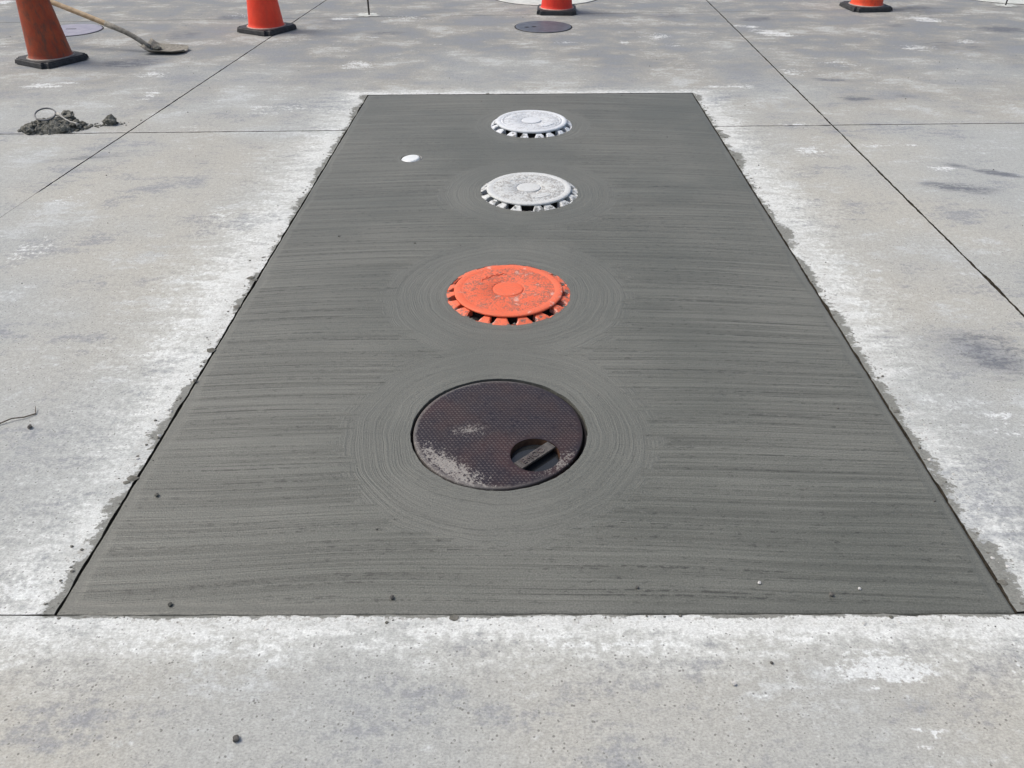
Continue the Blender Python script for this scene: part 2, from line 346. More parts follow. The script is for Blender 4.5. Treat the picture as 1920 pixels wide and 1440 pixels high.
M_LILAC = simple('faded_lilac_cover', (.23, .23, .29), (.30, .295, .35), .6, .4, 14, .001, 160)
M_CHALK = simple('chalky_white_paint', (.46, .48, .45), (.60, .62, .58), .7, .3, 9, .002, 60)
M_PVC = simple('white_pvc', (.66, .69, .68), (.70, .73, .72), .35, .5)
M_PVCD = simple('cement_coated_pvc', (.20, .205, .2), (.30, .305, .30), .6, .4, 60)
M_RUBBER = simple('black_rubber', (.018, .019, .021), (.045, .047, .05), .6, .4, 25, .002, 120)
M_SCUFF = simple('scuffed_rubber_edge', (.36, .20, .16), (.50, .34, .28), .7, .3, 30)
M_GREYRING = simple('cement_dust_ring', (.22, .2, .18), (.34, .30, .26), .8, .3, 30)
M_CONE_OLD = mat_cone('dirty_orange_plastic', (.30, .046, .016), (.40, .070, .020), (.085, .052, .036), .9)
M_CONE_A = mat_cone('red_orange_plastic', (.86, .055, .022), (.92, .075, .03), (.55, .05, .03), .35)
M_CONE_B = mat_cone('deep_red_orange_plastic', (.74, .036, .018), (.82, .05, .022), (.42, .03, .02), .4)
M_CONE_C = mat_cone('scuffed_red_orange_plastic', (.82, .07, .02), (.86, .09, .03), (.30, .05, .03), .6)
M_WOOD = simple('weathered_ash', (.36, .26, .15), (.52, .41, .27), .6, .3, 18, .001, 90)
M_TOOL = simple('cement_caked_steel', (.16, .15, .125), (.29, .275, .235), .75, .3, 40, .002, 120)
M_MORTAR = simple('damp_mortar', (.10, .10, .085), (.185, .18, .16), .9, .2, 40, .004, 160)
M_CLOD = simple('damp_clod', (.085, .086, .072), (.24, .235, .205), .95, .15, 45, .006, 150)
M_PEBBLE = simple('dark_pebble', (.07, .068, .062), (.14, .135, .125), .8, .3, 60, .002, 200)
M_PALE = simple('pale_grit', (.42, .42, .40), (.60, .6, .58), .8, .3, 60, .002, 200)
M_WIRE = simple('grey_wire', (.10, .105, .11), (.19, .195, .2), .45, .5, 40)
M_CORD = simple('dirty_cord', (.42, .40, .35), (.62, .6, .54), .85, .2, 60)
M_ROD = simple('dark_rod', (.03, .03, .03), (.06, .055, .05), .55, .4)
M_TWIG = simple('dry_twig', (.09, .075, .06), (.17, .15, .125), .85, .2, 60)
M_FILL = simple('cement_grey_lumps', (.09, .092, .082), (.16, .162, .15), .9, .2, 60, .003, 160)

# ---------------------------------------------------------------- ground and old slabs
gr = mk('ground', [(-150, -150, -.06), (150, -150, -.06), (150, 150, -.06), (-150, 150, -.06)], [(0, 1, 2, 3)], M_SOIL)
tag(gr, kind='structure')
def rough_edge(a, b, amp, step, seed):
    """points from a towards b (b left out), broken sideways"""
    a, b = Vector(a), Vector(b); L = (b - a).length; n = max(1, int(L / step)); d = (b - a) / L; nn = Vector((-d.y, d.x))
    out = []
    for i in range(n):
        p = a + (b - a) * (i / n)
        if i and amp:
            q = p * 14 + Vector((seed * 7.3, seed * 3.1))
            k = mn.noise((q.x, q.y, seed)) * .6 + mn.noise((q.x * 4, q.y * 4, seed + 5)) * .5
            chip = max(0, mn.noise((p.x * 5, p.y * 5, seed + 9)) - .42) * 4
            p = p + nn * amp * (k * 1.3 + .2 + min(chip, 1.2))
        out.append((p.x, p.y))
    return out
def slab(corners, seed):
    """corners: (x, y, amp, step) - amp and step belong to the edge that leaves the corner; anticlockwise"""
    loop = []
    for i, (x, y, amp, step) in enumerate(corners):
        nx, ny = corners[(i + 1) % len(corners)][:2]
        loop += rough_edge((x, y), (nx, ny), amp, step, seed + i * 1.37)
    n = len(loop); pts = [Vector(p) for p in loop]
    xs = [p[0] for p in loop]; ys = [p[1] for p in loop]; st = .04
    quad = [(c[0], c[1]) for c in corners]
    for iy in range(int(max(.45, min(ys)) / st), int(min(9.3, max(ys)) / st) + 1):
        for ix in range(int(max(-6, min(xs)) / st), int(min(6, max(xs)) / st) + 1):
            x, y = ix * st, iy * st
            if abs(x) < .66 * y + .9 and inside((x, y), quad): pts.append(Vector((x + .0007 * (iy % 7), y + .0007 * (ix % 5))))
    vo, eo, fo, ov, oe, of = delaunay_2d_cdt(pts, [(i, (i + 1) % n) for i in range(n)], [], 1, 1e-6)
    F = []
    for f in fo:
        p, q, r = (vo[i] for i in f[:3])
        F.append(tuple(f) if (q - p).cross(r - p) > 0 else tuple(reversed(f)))
    b = len(vo); VV = [(p.x, p.y, 0) for p in vo] + [(x, y, 0) for x, y in loop] + [(x, y, -.055) for x, y in loop]
    F += [(b + i, b + n + i, b + n + (i + 1) % n, b + (i + 1) % n) for i in range(n)]
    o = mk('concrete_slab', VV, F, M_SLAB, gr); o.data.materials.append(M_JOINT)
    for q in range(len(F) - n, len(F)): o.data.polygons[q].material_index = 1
    A = np.array(VV)
    for nm, lst in (('dark_mark', DARK), ('white_stain', WHITE)):
        v = np.zeros(len(A))
        for (sx, sy, rx, ry, an, s) in lst:
            dx, dy = A[:, 0] - sx, A[:, 1] - sy
            q = np.hypot((dx * math.cos(an) + dy * math.sin(an)) / (rx * 1.25), (dy * math.cos(an) - dx * math.sin(an)) / (ry * 1.25))
            k = np.clip((1 - q) / .9, 0, 1); v = np.maximum(v, k * k * (3 - 2 * k) * s)
        at = o.data.attributes.new(nm, 'FLOAT', 'POINT'); at.data.foreach_set('value', v.astype(np.float32))
    return o
G = .0042; J = .0034; ST = .014; BIGSTEP = .5
pl = [FL, FR, BR, BL]; GP = .0018
def gap_pt(p, sx, sy): return (p.x + sx * GP, p.y + sy * GP)
fl, fr, br, bl = gap_pt(FL, -1, -1), gap_pt(FR, 1, -1), gap_pt(BR, 1, 1), gap_pt(BL, -1, 1)
def on_left(y): t = (y - FL.y) / (BL.y - FL.y); return FL.x + (BL.x - FL.x) * t - GP
def on_right(y): t = (y - FR.y) / (BR.y - FR.y); return FR.x + (BR.x - FR.x) * t + GP
PA = .0042   # breakage along the cut
# nearest row
slab([(XL(1.1) + G, -4, 0, BIGSTEP), (XR(1.1) - G, -4, 0, BIGSTEP), (XR(1.1) - G, Y1(1.85) - G, J, .03), (fr[0], fr[1], PA, ST), (fl[0], fl[1], J * .5, .02), (XL(1.1) + G, Y1(-2.5) - G * .3, 0, BIGSTEP)], 1)
slab([(-9, -4, 0, 1), (XL(1.1) - G, -4, 0, 1), (XL(1.1) - G, Y1(-2.5) - G, J, .05), (-9, Y1(-9) - G, 0, 1)], 2)
slab([(XR(1.1) + G, -4, 0, 1), (9, -4, 0, 1), (9, Y1(9) - G, J, .05), (XR(1.1) + G, Y1(1.9) - G, 0, 1)], 3)
# second row, left and right of the patch
yl, yr = Y2(-1.0), Y2(1.2)
slab([(XL(1.13) + .0009, Y1(-2.5) + G * .3, J * .5, .02), (fl[0], Y1(-1.04) + G * .3, PA, ST), (on_left(yl), yl - G, J, ST), (XL(4.54) + G, Y2(-2.26) - G, J * .6, ST), (XL(3.66) + G * .8, 3.66, 0, ST), (XL(3.6) + .0009, 3.6, 0, .1)], 4)
slab([(fr[0], Y1(1.15) + G, J, .02), (XR(1.13) - G, Y1(1.85) + G, J * 1.5, ST), (XR(4.67) - G, Y2(1.93) - G, J, ST), (on_right(yr), yr - G, PA, ST)], 5)
slab([(-9, Y1(-9) + G, 0, 1), (XL(1.13) - .0009, Y1(-2.5) + G, 0, .1), (XL(3.6) - .0009, 3.6, 0, ST), (XL(3.66) - G * .8, 3.66, J * .6, ST), (XL(4.54) - G, Y2(-2.27) - G, J, ST), (-9, Y2(-9) - G, 0, 1)], 6)
slab([(XR(1.13) + G, Y1(1.9) + G, 0, 1), (9, Y1(9) + G, 0, 1), (9, Y2(9) - G, J, ST * 2), (XR(4.67) + G, Y2(1.94) - G, J * 1.5, ST)], 7)
# third row, round the head of the patch
slab([(XL(4.54) + G, Y2(-2.26) + G, J, ST), (on_left(yl), yl + G, PA, ST), (bl[0], bl[1], PA, ST), (br[0], br[1], PA, ST), (on_right(yr), yr + G, J, ST),
      (XR(4.67) - G, Y2(1.93) + G, J * 1.6, ST), (XR(8.26) - G, Y3(2.02) - G, J * .4, .04), (XL(7.95) + G, Y3(-2.0) - G, J, .02)], 8)
slab([(-9, Y2(-9) + G, J, .03), (XL(4.54) - G, Y2(-2.27) + G, J, .02), (XL(7.95) - G, Y3(-2.02) - G, 0, 1), (-9, Y3(-9) - G, 0, 1)], 9)
slab([(XR(4.67) + G, Y2(1.94) + G, J, ST * 2), (9, Y2(9) + G, 0, 1), (9, Y3(9) - G * .6, J * .4, .04), (XR(8.27) + G, Y3(2.04) - G * .6, J * 1.6, ST)], 10)
# far row
slab([(XL(7.95) + G, Y3(-2) + G * .4, J * .4, .04), (XR(8.26) - G, Y3(2.02) + G * .4, J, .03), (XR(14) - G, 14, 0, 1), (XL(14) + G, 14, J, .03)], 11)
slab([(-9, Y3(-9) + G, 0, 1), (XL(7.95) - G, Y3(-2.02) + G, J, .03), (XL(14) - G, 14, 0, 1), (-9, 14, 0, 1)], 12)
slab([(XR(8.27) + G, Y3(2.04) + G * .4, J * .4, .04), (9, Y3(9) + G * .4, 0, 1), (9, 14, 0, 1), (XR(14) + G, 14, J, .03)], 13)

# ---------------------------------------------------------------- fresh patch
def inset_quad(d):
    out = []
    for i in range(4):
        p, a, b = PATCH[i], PATCH[i - 1], PATCH[(i + 1) % 4]
        u = (a - p).normalized(); v = (b - p).normalized(); s = abs(u.cross(v)); out.append(p + (u + v) * (d / s))
    return out
def ring_loop(c, r, amp, n, seed):
    out = []
    for i in range(n):
        a = 2 * math.pi * i / n
        k = mn.noise((math.cos(a) * 6 + seed, math.sin(a) * 6, seed)) * .6 + mn.noise((math.cos(a) * 22 + seed, math.sin(a) * 22, seed)) * .5
        out.append((c[0] + (r + amp * k) * math.cos(a), c[1] + (r + amp * k) * math.sin(a)))
    return out
def make_patch():
    loops = []
    for d, z in ((.0, -.05), (.0, -.0060), (.003, -.0025), (.009, 0.0)):
        q = inset_quad(d); lp = []
        for i in range(4):
            a, b = q[i], q[(i + 1) % 4]; n = int((PATCH[(i + 1) % 4] - PATCH[i]).length / .02)
            for k in range(n):
                p = a + (b - a) * (k / n)
                j = .0026 * mn.noise((p.x * 5, p.y * 5, d * 50)) + .0020 * mn.noise((p.x * 31, p.y * 31, 3))
                dd = (b - a).normalized(); p = p + Vector((-dd.y, dd.x)) * (j + .0006)
                lp.append((p.x, p.y, z))
        loops.append(lp)
    n = len(loops[0]); V = sum(loops, []); F = []
    for k in range(3):
        for i in range(n):
            j = (i + 1) % n; F.append((k * n + i, k * n + j, (k + 1) * n + j, (k + 1) * n + i))
    holes = [ring_loop(BIG, .2625, .0035, 150, 1.3), ring_loop(ORANGE, .2375, .013, 130, 2.1), ring_loop(WHITE_A, .2390, .013, 130, 4.4),
             ring_loop(WHITE_B, .2465, .010, 130, 6.2), ring_loop(CAP, .0575, .002, 48, 8.8)]
    vo, fo = holed([p[:2] for p in loops[3]], holes)
    b = len(V); V += [(x, y, 0) for x, y in vo]; F += [tuple(b + i for i in f) for f in fo]
    for h in holes:
        b = len(V); m = len(h); V += [(x, y, 0) for x, y in h] + [(x, y, -.055) for x, y in h]
        F += [(b + i, b + (i + 1) % m, b + m + (i + 1) % m, b + m + i) for i in range(m)]
    return mk('fresh_concrete_patch', V, F, M_PATCH)
tag(make_patch(), 'fresh dark grey broomed concrete patch poured round the row of covers', 'concrete patch', kind='structure')

# ---------------------------------------------------------------- big dark cover with pick hole
def make_big():
    t = empty('manhole_cover', (BIG[0] - .002, BIG[1] - .003, 0))
    tag(t, 'large dark maroon round manhole cover with a barred pick hole, nearest of all', 'manhole cover')
    r0 = .252; hc = (.107, -.112); hr = .0715
    outer = [(r0 * math.cos(2 * math.pi * i / 120), r0 * math.sin(2 * math.pi * i / 120)) for i in range(120)]
    hole = [(hc[0] + hr * math.cos(2 * math.pi * i / 48), hc[1] + hr * math.sin(2 * math.pi * i / 48)) for i in range(48)]
    vo, F = holed([(x * .988, y * .988) for x, y in outer], [hole])
    zt = .0015; V = [(x, y, zt) for x, y in vo]
    b = len(V)
    prof = [(.988, zt), (.996, zt - .002), (1.0, zt - .006), (1.0, -.030)]
    for k, z in prof: V += [(x * k, y * k, z) for x, y in outer]
    for k in range(3):
        for i in range(120):
            j = (i + 1) % 120; F.append((b + k * 120 + i, b + (k + 1) * 120 + i, b + (k + 1) * 120 + j, b + k * 120 + j))
    mk('lid', V, F, M_COVER, t)
    # pick hole: rusty wall, floor, standing water
    V, F = lathe([(hr - .0004, zt - .001), (hr, -.018), (hr * .97, -.034)], 48)
    pk = mk('pick_hole', V, [tuple(reversed(f)) for f in F] + [tuple(96 + i for i in range(48))], M_RUST, t, False, (hc[0], hc[1], 0))
    V = [(.069 * math.cos(2 * math.pi * i / 40), .069 * math.sin(2 * math.pi * i / 40), 0) for i in range(40)]
    mk('water', V, [tuple(range(40))], M_WATER, pk, False, (0, 0, -.019))
    an = math.atan2(.088, .092)
    bm = bmesh.new(); bmesh.ops.create_cube(bm, size=1)
    for v in bm.verts: v.co.x *= .1400; v.co.y *= .036 if v.co.z > 0 else .026; v.co.z = v.co.z * .013
    bmesh.ops.bevel(bm, geom=bm.edges[:], offset=.0022, segments=2, affect='EDGES')
    bar = from_bm('lifting_bar', bm, M_WETSTEEL, t, False, (hc[0], hc[1], -.0050), (0, 0, an))
    # raised maker's letters on the bar
    cu = bpy.data.curves.new('lettering', 'FONT'); cu.body = 'EMCO'; cu.size = .028; cu.extrude = .0012
    cu.align_x = 'CENTER'; cu.align_y = 'CENTER'; cu.space_character = 1.15
    tmp = bpy.data.objects.new('tmp', cu); COL.objects.link(tmp)
    dg = bpy.context.evaluated_depsgraph_get(); me = bpy.data.meshes.new_from_object(tmp.evaluated_get(dg))
    bpy.data.objects.remove(tmp)
    me.materials.clear(); me.materials.append(M_TREAD)
    lo = bpy.data.objects.new('lettering', me); COL.objects.link(lo); lo.parent = bar; lo.location = (-.008, 0, .0075)
    # rows of small slanted tread bars
    V, F = [], []; rnd = random.Random(3); p = .0115
    for iy in range(-24, 25):
        for ix in range(-24, 25):
            cx = (ix + (.5 if iy % 2 else 0)) * p; cy = iy * p * .86
            if math.hypot(cx, cy) > .240 or math.hypot(cx - hc[0], cy - hc[1]) < hr + .006: continue
            if rnd.random() < .04: continue
            hgt = .0011 * rnd.uniform(.5, 1.1); ca, sa = math.cos(-.35), math.sin(-.35); b = len(V)
            for (lx, ly, z) in ((-.0037, -.0019, 0), (.0037, -.0019, 0), (.0037, .0019, 0), (-.0037, .0019, 0),
                                (-.0024, -.0009, hgt), (.0024, -.0009, hgt), (.0024, .0009, hgt), (-.0024, .0009, hgt)):
                V.append((cx + lx * ca - ly * sa, cy + lx * sa + ly * ca, zt + z))
            F += [(b + 4, b + 5, b + 6, b + 7), (b, b + 1, b + 5, b + 4), (b + 1, b + 2, b + 6, b + 5), (b + 2, b + 3, b + 7, b + 6), (b + 3, b, b + 4, b + 7)]
    tr = mk('tread', V, F, M_STUD, t); tr['kind'] = 'stuff'
    V, F = lathe([(.264, -.012), (.2575, -.016), (.2575, -.03), (.20, -.032)], 96)
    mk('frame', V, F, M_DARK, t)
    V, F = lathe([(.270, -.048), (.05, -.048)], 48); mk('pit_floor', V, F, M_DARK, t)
    return t
make_big()

# ---------------------------------------------------------------- raised round lids on toothed frames
def lug_mesh(mat, seed):
    """one tooth: a flat-faced wedge, wide at the foot, narrow under the lid"""
    rnd = random.Random(seed); j = lambda s: rnd.uniform(-s, s)
    secs = [(.243, -.010, .0325), (.239, .001, .0315), (.2235, .0145, .0225), (.2075, .0200, .0165), (.196, .0200, .0150)]
    V, F = [], []
    for (r, z, hw) in secs:
        for s in (-1, -.8, .8, 1):
            V.append((r + j(.0012) - (.0035 if abs(s) == 1 else 0), hw * s + j(.0012), z + j(.0008) - (.0030 if abs(s) == 1 else 0)))
    n = 4; m = len(secs)
    for a in range(m - 1):
        for k in range(n - 1): F.append((a * n + k, a * n + k + 1, (a + 1) * n + k + 1, (a + 1) * n + k))
    for side, flip in ((0, False), (n - 1, True)):
        top = [a * n + side for a in range(m)]; b = len(V)
        V += [(V[i][0], V[i][1] * 1.12, -.030) for i in top]
        for a in range(m - 1):
            f = (top[a], top[a + 1], b + a + 1, b + a); F.append(tuple(reversed(f)) if flip else f)
    me = bpy.data.meshes.new('lug'); me.from_pydata(V, [], F); me.update(); me.materials.append(mat)
    return me
def raised_lid(name, c, zoff, rz, mat, sc, label, seed, double=False, tilt=0.0):
    t = empty(name, (c[0], c[1], -.001), rz); t.scale = (sc, sc, zoff)
    tag(t, label, 'manhole cover', 'raised lids on toothed frames')
    prof = [(.002, .0345), (.055, .0345), (.0575, .0300), (.061, .0300), (.064, .0340), (.168, .0330), (.174, .0305), (.180, .0345), (.186, .0364)] if not double else [(.002, .034), (.055, .034), (.0575, .0300), (.061, .0300), (.064, .0336), (.160, .0330), (.164, .0305), (.168, .0355), (.175, .036), (.179, .0315), (.183, .0345), (.187, .0364)]
    prof += [(.196, .0366), (.203, .0350), (.2075, .0315), (.209, .027), (.2085, .0205), (.206, .0190), (.16, .0185)]
    V, F = lathe(prof, 96, cap0=True); mk('lid', V, F, mat, t, True, None, (R(tilt), 0, 0))
    V, F = lathe([(.0572, .0335), (.0562, .0362), (.052, .0374), (.03, .0379), (.001, .0381)], 56); mk('centre_boss', V, F, mat, t, True)
    mes = [lug_mesh(mat, seed + q) for q in range(4)]; rnd = random.Random(seed); N = 18
    for i in range(N):
        o = bpy.data.objects.new('lug', mes[i % 4]); COL.objects.link(o); o.parent = t
        o.rotation_euler = (rnd.uniform(-.03, .03), 0, 2 * math.pi * (i + rnd.uniform(-.24, .24)) / N)
        k = rnd.uniform(.72, 1.12); o.scale = (rnd.uniform(.985, 1.012), k, rnd.uniform(.82, 1.05)); o.location = (0, 0, rnd.uniform(-.002, .001))
    V, F = lathe([(.250, -.010), (.2455, -.0015), (.2385, -.0005), (.2305, -.006), (.2265, -.022)], 90, jit=.004, seed=seed); mk('frame_ring', V, F, mat, t)
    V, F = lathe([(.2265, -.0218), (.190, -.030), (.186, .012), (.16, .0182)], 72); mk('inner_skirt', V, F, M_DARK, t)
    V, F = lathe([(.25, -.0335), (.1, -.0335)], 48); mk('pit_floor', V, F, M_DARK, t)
    V, F = [], []
    for k in range(46):
        a = rnd.uniform(0, 6.283); rr = rnd.uniform(.224, .243); s = rnd.uniform(.003, .009); bm = rock(s, k * .9 + seed, .7, 1, .5); b = len(V)
        V += [(v.co.x + rr * math.cos(a), v.co.y + rr * math.sin(a), v.co.z - .004) for v in bm.verts]; bm.verts.index_update(); F += [tuple(b + v.index for v in f.verts) for f in bm.faces]; bm.free()
    cr = mk('cement_lumps', V, F, M_FILL, t); cr['kind'] = 'stuff'
    # worn raised marks: a name plate on one side and strokes on the other, too rubbed to read
    for (ang, rad, w_, d_) in ((-1.02, .118, .052, .020),):
        bm = bmesh.new(); bmesh.ops.create_cube(bm, size=1)
        for v in bm.verts: v.co.x *= 2 * w_; v.co.y *= 2 * d_; v.co.z *= .0026
        bmesh.ops.bevel(bm, geom=[e for e in bm.edges if abs(e.verts[0].co.z - e.verts[1].co.z) > .001], offset=.012, segments=4, affect='EDGES')
        pl_ = from_bm('name_plate', bm, mat, t, False, (rad * math.cos(ang), rad * math.sin(ang), .0350), (0, 0, ang + math.pi / 2))
        for k in range(5):
            V, F = lathe([(.0078, 0), (.0072, .0014), (.0042, .0014), (.0038, 0)] if rnd.random() < .6 else [(.0066, 0), (.003, .0014)], 14)
            mk('raised_mark', V, F, mat, pl_, False, (-.037 + k * .0185, rnd.uniform(-.003, .003), .0012))
    for k in range(5):
        a = 2.02 + (k - 2) * .19
        if k % 2:
            V, F = lathe([(.0125, 0), (.0115, .002), (.0065, .002), (.006, 0)], 18); V = [(x, y * .62, z) for x, y, z in V]
        else:
            V, F = tube([(-.012, -.004, 0), (0, .005, .0006), (.012, -.002, 0)], .0028, 6)
        mk('raised_mark', V, F, mat, t, False, (.125 * math.cos(a), .125 * math.sin(a), .0335), (0, 0, a - math.pi / 2))
    return t
raised_lid('raised_manhole_lid', ORANGE, .56, .10, M_ORANGE, 1.0, 'orange painted round lid on a toothed frame, behind the big dark cover', 11, tilt=-1.6)
raised_lid('raised_manhole_lid', WHITE_A, .68, -.06, M_WHITEA, 1.0, 'scuffed white painted round lid between the orange lid and the farthest white lid', 12)
raised_lid('raised_manhole_lid', WHITE_B, .82, .28, M_WHITEB, 1.025, 'clean white painted round lid near the far edge of the fresh patch', 13, True)

# ---------------------------------------------------------------- white pipe cap in the patch
t = empty('pipe_cap', (CAP[0], CAP[1], 0)); tag(t, 'small white plastic pipe cap set in the fresh patch left of the white lids', 'pipe cap')
V, F = lathe([(.001, .0095), (.040, .009), (.047, .0075), (.0505, .003), (.051, -.014)], 48); mk('cap', V, F, M_PVC, t, True, (-.004, -.002, -.005), (R(2), R(-6), 0))
V, F = lathe([(.0565, -.03), (.0565, .0045), (.0545, .006), (.0525, .0045), (.0525, -.03)], 48); mk('pipe_rim', V, F, M_PVCD, t, True, (.002, 0, -.007), (R(1), R(-4), 0))

# ---------------------------------------------------------------- traffic cones
def cone(loc, rz, mat, ringmat, label, side=.40):
    t = empty('traffic_cone', (*loc, 0), rz); tag(t, label, 'traffic cone', 'traffic cones round the work')
    bm = bmesh.new(); bmesh.ops.create_cube(bm, size=1)
    for v in bm.verts: v.co.x *= side * (1 if v.co.z < 0 else .965); v.co.y *= side * (1 if v.co.z < 0 else .965); v.co.z = v.co.z * .036
    bmesh.ops.bevel(bm, geom=[e for e in bm.edges if abs(e.verts[0].co.z - e.verts[1].co.z) > .01], offset=.035, segments=5, affect='EDGES')
    bmesh.ops.bevel(bm, geom=[e for e in bm.edges if e.verts[0].co.z > 0 and e.verts[1].co.z > 0], offset=.008, segments=3, affect='EDGES')
    from_bm('base', bm, M_RUBBER, t, False, (0, 0, .024))
    for sx in (-1, 1):
        for sy in (-1, 1):
            V, F = lathe([(.016, 0), (.018, .009)], 12, True, True); mk('foot', V, F, M_RUBBER, t, False, (sx * side * .38, sy * side * .38, 0))
    prof = [(.160, .041), (.158, .046), (.152, .052), (.1495, .075), (.147, .095), (.118, .36), (.085, .66), (.054, .885), (.046, .915), (.038, .918), (.036, .90)]
    V, F = lathe(prof, 56); mk('body', V, F, mat, t, True)
    V, F = lathe([(.171, .0405), (.168, .045), (.160, .0475), (.156, .0465)], 56); mk('scuffed_collar', V, F, ringmat, t, True)
    return t
cone((-3.545, 6.275), R(60), M_CONE_OLD, M_GREYRING, 'dirty dull orange traffic cone with black base beside the shovel')
cone((-2.180, 7.40), R(60), M_CONE_A, M_SCUFF, 'bright red orange traffic cone standing on the left slab joint right of the shovel')
cone((.437, 8.26), R(-3), M_CONE_B, M_SCUFF, 'red traffic cone behind the small grey steel cover', .385)
cone((3.53, 8.43), R(5), M_CONE_C, M_GREYRING, 'red orange traffic cone farthest to the right', .40)

# ---------------------------------------------------------------- shovel
def make_shovel():
    h0 = Vector((-2.945, 6.60, .0)); t = empty('shovel', h0, R(-4)); tag(t, 'wooden handled shovel with cement caked blade lying behind the dirty cone', 'shovel')
    nx, ny = 16, 14; V, F = [], []
    for layer, off in ((0, 0), (1, -.003)):
        for i in range(nx + 1):
            u = i / nx; L = u * .335
            half = .118 * (1 if u < .72 else math.sqrt(max(.04, 1 - ((u - .72) / .30) ** 2)))
            for k in range(ny + 1):
                s = k / ny * 2 - 1
                z = .004 + .034 * abs(s) ** 3 * (1 - .45 * u) + .055 * max(0, .16 - u) / .16 * (1 - .3 * abs(s)) + .010 * max(0, u - .7) + .004
                V.append((L, s * half, z + off))
    n1 = (nx + 1) * (ny + 1)
    for i in range(nx):
        for k in range(ny):
            a = i * (ny + 1) + k; F.append((a, a + ny + 1, a + ny + 2, a + 1)); F.append((n1 + a, n1 + a + 1, n1 + a + ny + 2, n1 + a + ny + 1))
    rimI = [i * (ny + 1) for i in range(nx + 1)] + [nx * (ny + 1) + k for k in range(1, ny + 1)] + [i * (ny + 1) + ny for i in range(nx - 1, -1, -1)] + [k for k in range(ny - 1, 0, -1)]
    for q in range(len(rimI)):
        a, b = rimI[q], rimI[(q + 1) % len(rimI)]; F.append((a, n1 + a, n1 + b, b))
    mk('blade', V, F, M_TOOL, t, True)
    H = [(.035, 0, .030), (.005, 0, .052), (-.03, 0, .080), (-.075, .003, .108), (-.14, .012, .140), (-.22, .026, .168), (-.30, .040, .194)]
    V, F = tube(H, [.021, .021, .020, .0195, .020, .0215, .0235], 14); mk('socket', V, F, M_TOOL, t, True)
    V, F = tube([(-.27, .036, .184), (-.30, .041, .194), (-.50, .074, .259), (-.80, .124, .352), (-1.10, .174, .444), (-1.30, .207, .504)], [.019, .021, .021, .0205, .020, .020], 14); mk('handle', V, F, M_WOOD, t, True)
    V, F = tube([(-1.29, .205, .501), (-1.33, .262, .520), (-1.40, .272, .540), (-1.42, .225, .543), (-1.40, .178, .538), (-1.335, .155, .515), (-1.29, .205, .501)], .012, 10); mk('grip', V, F, M_TOOL, t, True)
    from_bm('caked_mortar', rock(.034, 4.2, .5), M_MORTAR, t, False, (.08, .02, .022))
make_shovel()

